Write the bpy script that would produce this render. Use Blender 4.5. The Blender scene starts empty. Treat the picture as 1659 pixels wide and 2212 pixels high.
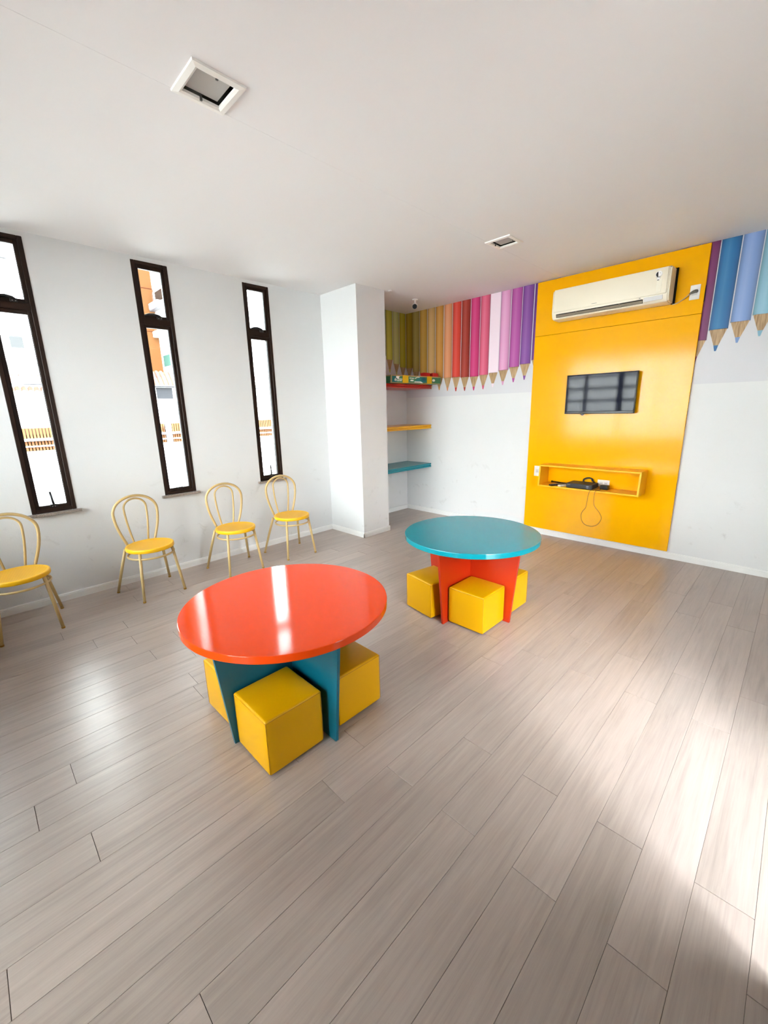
import bpy, bmesh, math, random
from mathutils import Vector, Matrix
R = math.radians
random.seed(7)
scene = bpy.context.scene
COL = scene.collection

# ------------------------------------------------------------------ materials
def lin(c):
    if isinstance(c, str):
        c = tuple(int(c[i:i+2], 16) / 255 for i in (0, 2, 4))
    return tuple((x / 12.92) if x <= 0.04045 else ((x + 0.055) / 1.055) ** 2.4 for x in c)

class N:
    """tiny node-building helper"""
    def __init__(s, name):
        s.m = bpy.data.materials.new(name); s.m.use_nodes = True
        s.t = s.m.node_tree; s.t.nodes.clear()
        s.out = s.t.nodes.new('ShaderNodeOutputMaterial')
    def n(s, typ, **kw):
        x = s.t.nodes.new(typ)
        for k, v in kw.items():
            if k in x.inputs: 
                try: x.inputs[k].default_value = v
                except Exception: pass
            else: setattr(x, k, v)
        return x
    def l(s, a, b): s.t.links.new(a, b)
    def bsdf(s, color=None, rough=.5, spec=.5, coat=0, coat_rough=.05, metal=0, sheen=0):
        b = s.n('ShaderNodeBsdfPrincipled')
        if color is not None: b.inputs['Base Color'].default_value = (*lin(color), 1)
        b.inputs['Roughness'].default_value = rough
        b.inputs['Specular IOR Level'].default_value = spec
        b.inputs['Coat Weight'].default_value = coat
        b.inputs['Coat Roughness'].default_value = coat_rough
        b.inputs['Metallic'].default_value = metal
        s.l(b.outputs[0], s.out.inputs[0])
        return b
    def bump(s, b, height, strength=.1, dist=.01):
        u = s.n('ShaderNodeBump', Strength=strength, Distance=dist)
        s.l(height, u.inputs['Height']); s.l(u.outputs[0], b.inputs['Normal'])
        return u

def mat(name, color, rough=.5, spec=.5, coat=0, coat_rough=.05, metal=0, noise=0, nscale=8, bump=0, bscale=300, bdist=.002):
    k = N(name); b = k.bsdf(color, rough, spec, coat, coat_rough, metal)
    tc = k.n('ShaderNodeTexCoord')
    if noise:
        nz = k.n('ShaderNodeTexNoise', Scale=nscale, Detail=5.0)
        k.l(tc.outputs['Object'], nz.inputs['Vector'])
        mr = k.n('ShaderNodeMapRange'); mr.inputs[3].default_value = 1 - noise; mr.inputs[4].default_value = 1 + noise
        k.l(nz.outputs['Fac'], mr.inputs[0])
        hs = k.n('ShaderNodeHueSaturation'); hs.inputs['Color'].default_value = (*lin(color), 1)
        k.l(mr.outputs[0], hs.inputs['Value']); k.l(hs.outputs[0], b.inputs['Base Color'])
    if bump:
        nb = k.n('ShaderNodeTexNoise', Scale=bscale, Detail=3.0)
        k.l(tc.outputs['Object'], nb.inputs['Vector'])
        k.bump(b, nb.outputs['Fac'], bump, bdist)
    return k.m

def wall_mat(name, color, rough=.65):
    """painted plaster: roller texture, a few grey scuffs low down"""
    k = N(name); b = k.bsdf(color, rough, .3)
    g = k.n('ShaderNodeNewGeometry')
    n1 = k.n('ShaderNodeTexNoise', Scale=1.7, Detail=3.0); k.l(g.outputs['Position'], n1.inputs['Vector'])
    n2 = k.n('ShaderNodeTexNoise', Scale=7.0, Detail=6.0, Roughness=.65, Distortion=.6); k.l(g.outputs['Position'], n2.inputs['Vector'])
    sx = k.n('ShaderNodeSeparateXYZ'); k.l(g.outputs['Position'], sx.inputs[0])
    low = k.n('ShaderNodeMapRange'); low.inputs[1].default_value = 1.3; low.inputs[2].default_value = .25
    k.l(sx.outputs['Z'], low.inputs[0])
    th = k.n('ShaderNodeMapRange'); th.inputs[1].default_value = .60; th.inputs[2].default_value = .74
    k.l(n2.outputs['Fac'], th.inputs[0])
    mu = k.n('ShaderNodeMath', operation='MULTIPLY'); k.l(low.outputs[0], mu.inputs[0]); k.l(th.outputs[0], mu.inputs[1])
    m2 = k.n('ShaderNodeMath', operation='MULTIPLY'); k.l(mu.outputs[0], m2.inputs[0]); m2.inputs[1].default_value = .35
    mix = k.n('ShaderNodeMix', data_type='RGBA')
    mix.inputs[6].default_value = (*lin(color), 1); mix.inputs[7].default_value = (*lin('9a948c'), 1)
    k.l(m2.outputs[0], mix.inputs[0])
    mr = k.n('ShaderNodeMapRange'); mr.inputs[3].default_value = .97; mr.inputs[4].default_value = 1.03
    k.l(n1.outputs['Fac'], mr.inputs[0])
    hs = k.n('ShaderNodeHueSaturation'); k.l(mix.outputs[2], hs.inputs['Color']); k.l(mr.outputs[0], hs.inputs['Value'])
    k.l(hs.outputs[0], b.inputs['Base Color'])
    n3 = k.n('ShaderNodeTexNoise', Scale=90.0, Detail=3.0); k.l(g.outputs['Position'], n3.inputs['Vector'])
    k.bump(b, n3.outputs['Fac'], .12, .004)
    return k.m

def floor_mat():
    k = N('floor_planks'); b = k.bsdf('b3a79c', .32, .75)
    g = k.n('ShaderNodeNewGeometry')
    rnd = g.outputs['Random Per Island']
    mp = k.n('ShaderNodeVectorMath', operation='MULTIPLY'); k.l(g.outputs['Position'], mp.inputs[0]); mp.inputs[1].default_value = (34, 1.6, 1)
    off = k.n('ShaderNodeMath', operation='MULTIPLY'); k.l(rnd, off.inputs[0]); off.inputs[1].default_value = 60
    cx = k.n('ShaderNodeCombineXYZ'); k.l(off.outputs[0], cx.inputs['Y']); k.l(off.outputs[0], cx.inputs['Z'])
    ad = k.n('ShaderNodeVectorMath', operation='ADD'); k.l(mp.outputs[0], ad.inputs[0]); k.l(cx.outputs[0], ad.inputs[1])
    grain = k.n('ShaderNodeTexNoise', Scale=1.0, Detail=7.0, Roughness=.62, Distortion=.9); k.l(ad.outputs[0], grain.inputs['Vector'])
    mp2 = k.n('ShaderNodeVectorMath', operation='MULTIPLY'); k.l(ad.outputs[0], mp2.inputs[0]); mp2.inputs[1].default_value = (5.0, 2.6, 1)
    fine = k.n('ShaderNodeTexNoise', Scale=1.0, Detail=4.0, Roughness=.7); k.l(mp2.outputs[0], fine.inputs['Vector'])
    mp3 = k.n('ShaderNodeVectorMath', operation='MULTIPLY'); k.l(ad.outputs[0], mp3.inputs[0]); mp3.inputs[1].default_value = (.16, 1.2, 1)
    blot = k.n('ShaderNodeTexNoise', Scale=1.0, Detail=4.0, Roughness=.6); k.l(mp3.outputs[0], blot.inputs['Vector'])
    ramp = k.n('ShaderNodeValToRGB')
    e = ramp.color_ramp.elements
    e[0].position = .28; e[0].color = (*lin('8f7f73'), 1)
    e[1].position = .70; e[1].color = (*lin('b9a79a'), 1)
    x = e.new(.48); x.color = (*lin('a8968a'), 1)
    s1 = k.n('ShaderNodeMath', operation='MULTIPLY'); k.l(grain.outputs['Fac'], s1.inputs[0]); s1.inputs[1].default_value = .50
    s2 = k.n('ShaderNodeMath', operation='MULTIPLY'); k.l(fine.outputs['Fac'], s2.inputs[0]); s2.inputs[1].default_value = .25
    s3 = k.n('ShaderNodeMath', operation='MULTIPLY'); k.l(blot.outputs['Fac'], s3.inputs[0]); s3.inputs[1].default_value = .25
    a1 = k.n('ShaderNodeMath', operation='ADD'); k.l(s1.outputs[0], a1.inputs[0]); k.l(s2.outputs[0], a1.inputs[1])
    a2 = k.n('ShaderNodeMath', operation='ADD'); k.l(a1.outputs[0], a2.inputs[0]); k.l(s3.outputs[0], a2.inputs[1])
    k.l(a2.outputs[0], ramp.inputs[0])
    mr = k.n('ShaderNodeMapRange'); mr.inputs[3].default_value = .93; mr.inputs[4].default_value = 1.07
    k.l(rnd, mr.inputs[0])
    hs = k.n('ShaderNodeHueSaturation'); k.l(ramp.outputs[0], hs.inputs['Color']); k.l(mr.outputs[0], hs.inputs['Value'])
    hs.inputs['Saturation'].default_value = .88
    k.l(hs.outputs[0], b.inputs['Base Color'])
    rr = k.n('ShaderNodeMapRange'); rr.inputs[3].default_value = .24; rr.inputs[4].default_value = .38
    k.l(fine.outputs['Fac'], rr.inputs[0]); k.l(rr.outputs[0], b.inputs['Roughness'])
    k.bump(b, a2.outputs[0], .10, .004)
    return k.m

def attr_mat(name, rough=.45, spec=.4):
    k = N(name); b = k.bsdf(None, rough, spec)
    a = k.n('ShaderNodeAttribute', attribute_name='Col')
    k.l(a.outputs['Color'], b.inputs['Base Color'])
    return k.m

def wood_print_mat():
    k = N('printed_pencil_wood'); b = k.bsdf('a98a62', .45, .4)
    g = k.n('ShaderNodeNewGeometry')
    mp = k.n('ShaderNodeVectorMath', operation='MULTIPLY'); k.l(g.outputs['Position'], mp.inputs[0]); mp.inputs[1].default_value = (160, 160, 9)
    nz = k.n('ShaderNodeTexNoise', Scale=1.0, Detail=4.0); k.l(mp.outputs[0], nz.inputs['Vector'])
    rp = k.n('ShaderNodeValToRGB'); e = rp.color_ramp.elements
    e[0].position = .3; e[0].color = (*lin('8d6d47'), 1); e[1].position = .65; e[1].color = (*lin('c1a279'), 1)
    k.l(nz.outputs['Fac'], rp.inputs[0]); k.l(rp.outputs[0], b.inputs['Base Color'])
    return k.m

def glass_mat():
    k = N('window_glass')
    tr = k.n('ShaderNodeBsdfTransparent'); tr.inputs[0].default_value = (.95, .98, .97, 1)
    gl = k.n('ShaderNodeBsdfGlossy', Roughness=.02)
    fr = k.n('ShaderNodeFresnel', IOR=1.45)
    mx = k.n('ShaderNodeMixShader')
    k.l(fr.outputs[0], mx.inputs[0]); k.l(tr.outputs[0], mx.inputs[1]); k.l(gl.outputs[0], mx.inputs[2])
    k.l(mx.outputs[0], k.out.inputs[0])
    return k.m

def weave_mat():
    """yellow plastic seat moulded to look like cane weave"""
    k = N('yellow_cane_seat'); b = k.bsdf('f2b60c', .42, .5)
    tc = k.n('ShaderNodeTexCoord')
    mp = k.n('ShaderNodeMapping'); mp.inputs['Rotation'].default_value = (0, 0, R(45)); mp.inputs['Scale'].default_value = (1, 1, 0)
    k.l(tc.outputs['Object'], mp.inputs[0])
    ck = k.n('ShaderNodeTexChecker', Scale=170.0)
    ck.inputs[1].default_value = (*lin('f7bc18'), 1); ck.inputs[2].default_value = (*lin('dc9c0a'), 1)
    k.l(mp.outputs[0], ck.inputs[0])
    k.l(ck.outputs['Color'], b.inputs['Base Color'])
    k.bump(b, ck.outputs['Fac'], .35, .002)
    return k.m

def tile_mat():
    k = N('roof_tiles'); b = k.bsdf('b5653c', .8, .2)
    g = k.n('ShaderNodeNewGeometry')
    nz = k.n('ShaderNodeTexNoise', Scale=9.0, Detail=5.0); k.l(g.outputs['Position'], nz.inputs['Vector'])
    rp = k.n('ShaderNodeValToRGB'); e = rp.color_ramp.elements
    e[0].position = .35; e[0].color = (*lin('240c05'), 1); e[1].position = .65; e[1].color = (*lin('3c2112'), 1)
    k.l(nz.outputs['Fac'], rp.inputs[0]); k.l(rp.outputs[0], b.inputs['Base Color'])
    return k.m

def granite_mat():
    k = N('granite_sill'); b = k.bsdf('8d8178', .35, .5)
    g = k.n('ShaderNodeNewGeometry')
    vz = k.n('ShaderNodeTexNoise', Scale=260.0, Detail=3.0); k.l(g.outputs['Position'], vz.inputs['Vector'])
    rp = k.n('ShaderNodeValToRGB'); e = rp.color_ramp.elements
    e[0].position = .4; e[0].color = (*lin('5d5048'), 1); e[1].position = .62; e[1].color = (*lin('b3a79d'), 1)
    k.l(vz.outputs['Fac'], rp.inputs[0]); k.l(rp.outputs[0], b.inputs['Base Color'])
    return k.m

M = dict(
    wall=wall_mat('white_wall_paint', 'dbdbdb'), wall_dim=wall_mat('grey_wall_paint', '8e8983'),
    ceiling=mat('ceiling_paint', 'eeecec', .8, .2, noise=.015, nscale=1.2, bump=.05, bscale=120),
    base=mat('white_skirting', 'e6e5e3', .5, .4, noise=.03, nscale=20),
    floor=floor_mat(), gap=mat('plank_gap', '4a4039', .9, .1),
    frame=mat('brown_aluminium', '24140a', .42, .2, noise=.05, nscale=6),
    frame_dark=mat('dark_gasket', '120b08', .5, .4),
    latch=mat('black_latch', '0c0b0b', .35, .5), screw=mat('bright_screw', 'c8c6c2', .3, .5, metal=1),
    glass=glass_mat(), granite=granite_mat(),
    panel=mat('yellow_lacquer', 'f6b000', .13, .24, bump=.04, bscale=160, bdist=.001),
    cubby=mat('yellow_lacquer_edge', 'f5b81c', .45, .25),
    orange=mat('orange_lacquer', 'dc420a', .09, .26, coat=.0, coat_rough=.03, bump=.015, bscale=90, bdist=.001),
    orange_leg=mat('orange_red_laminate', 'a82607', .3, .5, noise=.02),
    teal=mat('teal_lacquer', '08838f', .09, .38, coat=.0, coat_rough=.03, bump=.015, bscale=90, bdist=.001),
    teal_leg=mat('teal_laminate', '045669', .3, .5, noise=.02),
    vinyl=mat('yellow_vinyl', 'cf9600', .36, .25, noise=.03, nscale=5, bump=.10, bscale=420, bdist=.001),
    seam=mat('vinyl_stitching', 'a87404', .6, .3), foot=mat('black_glide', '17130f', .5, .4),
    chair=mat('cream_metal', 'c6a972', .35, .5, noise=.03, nscale=14), tip=mat('chair_foot_tip', 'a8802f', .5, .4),
    seat=weave_mat(), seat_rim=mat('yellow_seat_rim', 'f4b80e', .34, .5),
    red=mat('red_shelf_paint', 'c02312', .28, .5, noise=.03), yshelf=mat('yellow_shelf_paint', 'e2a60c', .28, .5, noise=.03),
    tshelf=mat('teal_shelf_paint', '12818f', .28, .5, noise=.03),
    print=attr_mat('printed_vinyl'), pwood=wood_print_mat(), mural=mat('mural_backing', 'd0cfd3', .5, .35, noise=.01),
    ac=mat('aged_white_plastic', 'ede3cd', .4, .45, noise=.02, nscale=5), ac_grey=mat('grey_louver_plastic', '8d8272', .5, .4),
    ac_dark=mat('dark_recess', '15110f', .8, .2), ac_label=mat('grey_display', 'c9c5c2', .35, .5), sticker_w=mat('sticker_white', 'f4f2f0', .4, .4),
    sticker_b=mat('sticker_black', '16100f', .4, .4), logo=mat('grey_logo', '8a8478', .4, .4), tape=mat('clear_tape', 'f5eedb', .15, .5),
    plate=mat('white_faceplate', 'e9e6e0', .35, .5), plate_in=mat('socket_insert', 'd3cfc9', .4, .5), hole=mat('socket_hole', '3a3633', .6, .3),
    greyplug=mat('grey_plug', '75746c', .5, .4), wire=mat('pale_grey_wire', 'cbb48a', .5, .4),
    black=mat('black_plastic', '100d10', .34, .5), black_soft=mat('black_matt_plastic', '1a1719', .55, .4),
    screen=mat('dark_tv_screen', '0a0d22', .05, .15), silver=mat('silver_print', '9a98a2', .4, .5),
    white_remote=mat('ivory_remote', 'eae4d2', .4, .45), button=mat('grey_button', '8f8d8a', .5, .4), cable=mat('thin_dark_cable', '5a3a08', .5, .4),
    box_green=mat('green_card', '3d7a55', .5, .4, noise=.12, nscale=30), box_edge=mat('raw_card_edge', 'b59a6d', .7, .2), box_lid=mat('olive_card', '5d5d3a', .6, .3, noise=.1, nscale=20),
    box_teal=mat('printed_teal', '0f6a6a', .5, .4), box_blue=mat('printed_blue', '1d5a86', .5, .4), box_yellow=mat('yellow_band', 'd3a90c', .45, .4), box_white=mat('printed_white', 'e6e4dc', .5, .4),
    redtoy=mat('red_plastic', 'b3120e', .4, .5),
    cam_white=mat('camera_white', 'e8e2df', .35, .5), cam_black=mat('camera_black', '030303', .45, .15),
    light_white=mat('light_trim_white', 'efece6', .3, .5), mirror=mat('bright_reflector', 'c9c8c4', .18, .5, metal=1), frosted=mat('frosted_glass', 'aeaaa4', .35, .5), clip=mat('light_clip', '4a4742', .4, .5),
    facade=mat('white_render', 'd8d8d8', .85, .2), facade_pale=mat('pale_render', 'e8e9ea', .85, .2), groove=mat('grey_joint', '2c2c32', .9, .1), orange_wall=mat('orange_render', '4b2d10', .85, .2), orange_joint=mat('orange_joint', '3a1608', .9, .1),
    slat=mat('orange_slat', '452910', .6, .2), slat_back=mat('slat_shade', '241205', .8, .2), paving=mat('street_asphalt', '484848', .9, .2),
    tiles=tile_mat(), win_dark=mat('dark_pane', '141516', .15, .5), win_grey=mat('grey_shutter', '242427', .6, .3), win_teal=mat('green_blind', '25413b', .5, .3), hose=mat('brown_hose', '4a2a18', .6, .3), grey_ext=mat('grey_metal', '3a3a40', .5, .4),
    door_brown=mat('dark_door_paint', '140d0a', .4, .5),
)

# ------------------------------------------------------------------ geometry helpers
class MB:
    def __init__(s): s.bm = bmesh.new(); s.smooth = False
    def box(s, a, b, mi=0, bevel=0, seg=2):
        x0, y0, z0 = (min(a[i], b[i]) for i in range(3)); x1, y1, z1 = (max(a[i], b[i]) for i in range(3))
        v = [s.bm.verts.new(p) for p in ((x0,y0,z0),(x1,y0,z0),(x1,y1,z0),(x0,y1,z0),(x0,y0,z1),(x1,y0,z1),(x1,y1,z1),(x0,y1,z1))]
        fs = [s.bm.faces.new([v[i] for i in q]) for q in ((3,2,1,0),(4,5,6,7),(0,1,5,4),(1,2,6,5),(2,3,7,6),(3,0,4,7))]
        for f in fs: f.material_index = mi
        if bevel:
            es = list({e for f in fs for e in f.edges})
            r = bmesh.ops.bevel(s.bm, geom=es, offset=bevel, segments=seg, profile=.5, affect='EDGES')
            for f in r['faces']: f.material_index = mi
        return s
    def quad(s, pts, mi=0):
        f = s.bm.faces.new([s.bm.verts.new(p) for p in pts]); f.material_index = mi; return f
    def prism(s, prof, axis, a, b, mi=0):
        """profile (u,v) extruded along axis from a to b; axis x: (u,v)=(y,z); y: (x,z); z: (x,y)"""
        def P(u, v, w): return {'x': (w,u,v), 'y': (u,w,v), 'z': (u,v,w)}[axis]
        A = [s.bm.verts.new(P(u,v,a)) for u,v in prof]; B = [s.bm.verts.new(P(u,v,b)) for u,v in prof]
        n = len(prof); fs = []
        for i in range(n): fs.append(s.bm.faces.new((A[i],A[(i+1)%n],B[(i+1)%n],B[i])))
        fs.append(s.bm.faces.new(A[::-1])); fs.append(s.bm.faces.new(B))
        for f in fs: f.material_index = mi
        return s
    def tube(s, pts, r, n=10, mi=0, closed=False, cap=True):
        pts = [Vector(p) for p in pts]; L = len(pts)
        rr = r if isinstance(r, (list, tuple)) else [r]*L
        rings = []; up = None
        for i, p in enumerate(pts):
            if closed: t = pts[(i+1)%L]-pts[i-1]
            else: t = pts[min(i+1,L-1)]-pts[max(i-1,0)]
            t.normalize()
            if up is None:
                up = Vector((0,0,1)) if abs(t.z) < .9 else Vector((1,0,0))
            sd = t.cross(up).normalized(); up = sd.cross(t).normalized()
            rings.append([s.bm.verts.new(p+sd*math.cos(2*math.pi*k/n)*rr[i]+up*math.sin(2*math.pi*k/n)*rr[i]) for k in range(n)])
        for i in range(L if closed else L-1):
            A, B = rings[i], rings[(i+1)%L]
            for k in range(n):
                f = s.bm.faces.new((A[k],A[(k+1)%n],B[(k+1)%n],B[k])); f.smooth = True; f.material_index = mi
        if cap and not closed:
            for q in (rings[0][::-1], rings[-1]):
                f = s.bm.faces.new(q); f.material_index = mi
        return s
    def lathe(s, prof, n=48, c=(0,0), mi=0, smooth=True):
        rings = []
        for r, z in prof:
            if r < 1e-6: rings.append([s.bm.verts.new((c[0],c[1],z))])
            else: rings.append([s.bm.verts.new((c[0]+r*math.cos(2*math.pi*k/n), c[1]+r*math.sin(2*math.pi*k/n), z)) for k in range(n)])
        for A, B in zip(rings, rings[1:]):
            for k in range(n):
                k2 = (k+1)%n
                if len(A) == 1 and len(B) == 1: continue
                if len(A) == 1: q = (A[0],B[k],B[k2])
                elif len(B) == 1: q = (A[k],B[0],A[k2])
                else: q = (A[k],A[k2],B[k2],B[k])
                f = s.bm.faces.new(q); f.smooth = smooth; f.material_index = mi
        return s
    def xform(s, mtx): bmesh.ops.transform(s.bm, matrix=mtx, verts=s.bm.verts[:]); return s
    def build(s, name, mats, parent=None, fix=True, sharp=None):
        if fix: bmesh.ops.recalc_face_normals(s.bm, faces=s.bm.faces[:])
        me = bpy.data.meshes.new(name); s.bm.to_mesh(me); s.bm.free()
        for m in (mats if isinstance(mats, (list,tuple)) else [mats]): me.materials.append(m)
        if sharp is not None:
            for p in me.polygons: p.use_smooth = True
            me.set_sharp_from_angle(angle=R(sharp))
        o = bpy.data.objects.new(name, me); COL.objects.link(o)
        if parent is not None: o.parent = parent
        return o

def tag(o, label=None, cat=None, group=None, kind=None):
    if label: o['label'] = label
    if cat: o['category'] = cat
    if group: o['group'] = group
    if kind: o['kind'] = kind
    return o
def empty(name, loc, rz=0):
    o = bpy.data.objects.new(name, None); COL.objects.link(o); o.location = loc; o.rotation_euler = (0,0,rz); o.empty_display_size = .1
    return o
def struct(o, label=None, cat=None): return tag(o, label, cat, kind='structure')
def copy_tree(o, parent=None):
    c = o.copy(); COL.objects.link(c); c.parent = parent
    for ch in list(o.children): copy_tree(ch, c)
    return c
def holed(mb, axis, w, u0, u1, v0, v1, holes, flip=False, mi=0):
    """rectangle in the plane axis=w with rectangular holes (u0,u1,v0,v1)"""
    us = sorted({u0,u1,*[h[0] for h in holes],*[h[1] for h in holes]}); vs = sorted({v0,v1,*[h[2] for h in holes],*[h[3] for h in holes]})
    def P(u,v): return {'x': (w,u,v), 'y': (u,w,v), 'z': (u,v,w)}[axis]
    for a, b in zip(us, us[1:]):
        for c, d in zip(vs, vs[1:]):
            m = ((a+b)/2, (c+d)/2)
            if any(h[0] < m[0] < h[1] and h[2] < m[1] < h[3] for h in holes): continue
            mb.quad([P(a,c),P(b,c),P(b,d),P(a,d)], mi)
def slab_with_holes(mb, axis, w0, w1, u0, u1, v0, v1, holes):
    for w in (w0, w1): holed(mb, axis, w, u0, u1, v0, v1, holes)
    def P(w,u,v): return {'x': (w,u,v), 'y': (u,w,v), 'z': (u,v,w)}[axis]
    for a, b, c, d in [(u0,u1,v0,v1)]+list(holes):
        for p, q in (((a,c),(b,c)),((b,c),(b,d)),((b,d),(a,d)),((a,d),(a,c))):
            mb.quad([P(w0,*p),P(w0,*q),P(w1,*q),P(w1,*p)])
    bmesh.ops.remove_doubles(mb.bm, verts=mb.bm.verts[:], dist=1e-5)

# ------------------------------------------------------------------ room
H = 2.86
XR, YB = 5.35, -5.85
WIN = [-4.549, -3.545, -2.530, -5.560]; WW = .296; WT, WBZ = 2.827, .775
def wallslab(name, axis, w0, w1, u0, u1, v0, v1, holes=(), m=None):
    b = MB(); slab_with_holes(b, axis, w0, w1, u0, u1, v0, v1, list(holes))
    return struct(b.build(name, m or M['wall']))
wallslab('wall_left', 'x', -.16, 0, YB, -1.30, 0, H, [(y, y+WW, WBZ, WT) for y in WIN])
wallslab('wall_niche', 'x', -.16, -.031, -1.30, 0, 0, H)
wallslab('wall_back', 'y', 0, .15, -.16, XR+.15, 0, H)
DOOR = (-4.27, -2.95, 0, 2.30)
wallslab('wall_right', 'x', XR, XR+.15, YB, 0, 0, H, [DOOR], M['wall_dim'])  # unseen wall, coloured grey so it bounces less light into the room
BW = (.04, 2.60, .80, 2.60)
BD = (2.75, 3.50, 0, 2.60)
wallslab('wall_front', 'y', YB-.15, YB, -.16, XR+.15, 0, H, [BW, BD])
b = MB(); b.box((-.03,-1.542,0), (.629,-1.104,H)); struct(b.build('wall_pillar', M['wall']))

# ceiling with the two light openings and the seam between boards
LIGHTS = [(2.300,-3.835), (2.287,-1.363)]
b = MB()
hl = [(x-.082, x+.082, y-.082, y+.082) for x, y in LIGHTS]
def ceil_part(u0, u1):
    hs = [h for h in hl if u0 <= h[0] and h[1] <= u1]
    slab_with_holes(b, 'z', H, H+.12, u0, u1, YB-.15, .15, hs)
ceil_part(-.16, 2.1935); ceil_part(2.1945, XR+.15)
b.box((-.16,YB-.15,H+.121),(XR+.15,.15,H+.2))
bmesh.ops.delete(b.bm, geom=[f for f in b.bm.faces if False], context='FACES')
struct(b.build('ceiling', M['ceiling']))

# ------------------------------------------------------------------ floor planks
PW, X0 = .1505, 3.060
known = {-20:-4.015,-19:-3.697,-18:-4.033,-17:-3.711,-12:-4.012,-10:-4.02,-6:-4.763,-3:-4.768,-2:-2.785,-1:-3.775,0:-4.022,1:-3.78,2:-3.408,3:-3.778,4:-3.41,5:-3.78,6:-3.41,7:-3.78,8:-3.41}
b = MB()
PL = 1.253
rowspan = range(int((-.1-X0)/PW)-1, int((XR+.2-X0)/PW)+1)
for k in rowspan:
    xa, xb = X0+k*PW, X0+(k+1)*PW
    xa, xb = max(xa, -.16), min(xb, XR+.15)
    if xb-xa < .01: continue
    off = known.get(k, (-3.78 if k % 2 else -3.2) + random.uniform(-.5,.5))
    y = off - math.ceil((off-YB+.2)/PL)*PL
    while y < .15:
        ya, yb = max(y, YB-.15), min(y+PL, .15)
        y += PL
        if yb-ya < .01: continue
        gx, gy, ch, d = .0004, .0009, .0006, .003
        t = [(xa+gx+ch,ya+gy+ch),(xb-gx-ch,ya+gy+ch),(xb-gx-ch,yb-gy-ch),(xa+gx+ch,yb-gy-ch)]
        o_ = [(xa+gx,ya+gy),(xb-gx,ya+gy),(xb-gx,yb-gy),(xa+gx,yb-gy)]
        T = [b.bm.verts.new((*p,0)) for p in t]; O = [b.bm.verts.new((*p,-ch)) for p in o_]; D = [b.bm.verts.new((*p,-d)) for p in o_]
        b.bm.faces.new(T)
        for i in range(4):
            j = (i+1)%4
            b.bm.faces.new((O[i],O[j],T[j],T[i])); b.bm.faces.new((D[i],D[j],O[j],O[i]))
b.quad([(-.16,YB-.15,-.0028),(XR+.15,YB-.15,-.0028),(XR+.15,.15,-.0028),(-.16,.15,-.0028)], 1)
struct(b.build('floor', [M['floor'], M['gap']], fix=False))

# skirting: low white board with a shallow line near its top
def skirt(name, p, q, inward):
    p, q, n = Vector((*p,0)), Vector((*q,0)), Vector((*inward,0))
    prof = [(0,0),(.012,0),(.012,.046),(.009,.048),(.009,.050),(.011,.052),(.008,.062),(0,.064)]
    bb = MB(); A = [bb.bm.verts.new(p+n*u+Vector((0,0,v))) for u, v in prof]; B = [bb.bm.verts.new(q+n*u+Vector((0,0,v))) for u, v in prof]
    for i in range(len(prof)):
        j = (i+1)%len(prof); bb.bm.faces.new((A[i],A[j],B[j],B[i]))
    bb.bm.faces.new(A[::-1]); bb.bm.faces.new(B)
    return struct(bb.build(name, M['base']))
skirt('baseboard_left', (0,YB), (0,-1.542), (1,0))
skirt('baseboard_pillar_front', (0,-1.542), (.641,-1.542), (0,-1))
skirt('baseboard_pillar_side', (.629,-1.554), (.629,-1.092), (1,0))
skirt('baseboard_niche', (-.031,-1.104), (-.031,0), (1,0))
skirt('baseboard_back', (-.031,0), (XR,0), (0,-1))

# ------------------------------------------------------------------ narrow windows
def rect_ring(mb, x0, x1, y0, y1, z0, z1, t, mi=0, bev=.003, tb=None):
    tb = tb or t
    mb.box((x0,y0,z0),(x1,y0+t,z1),mi,bev,1); mb.box((x0,y1-t,z0),(x1,y1,z1),mi,bev,1)
    mb.box((x0,y0+t,z1-tb),(x1,y1-t,z1),mi,bev,1); mb.box((x0,y0+t,z0),(x1,y1-t,z0+tb),mi,bev,1)
def rounded_pane(mb, x, y0, y1, z0, z1, r=.012, n=5):
    pts = []
    for cy, cz, a in ((y1-r,z1-r,0),(y0+r,z1-r,90),(y0+r,z0+r,180),(y1-r,z0+r,270)):
        for i in range(n+1):
            t = R(a+90*i/n); pts.append((cy+r*math.cos(t), cz+r*math.sin(t)))
    mb.prism(pts, 'x', x-.004, x)
WL = ['one beside the seat cut by the photo edge', '', '']
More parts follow.
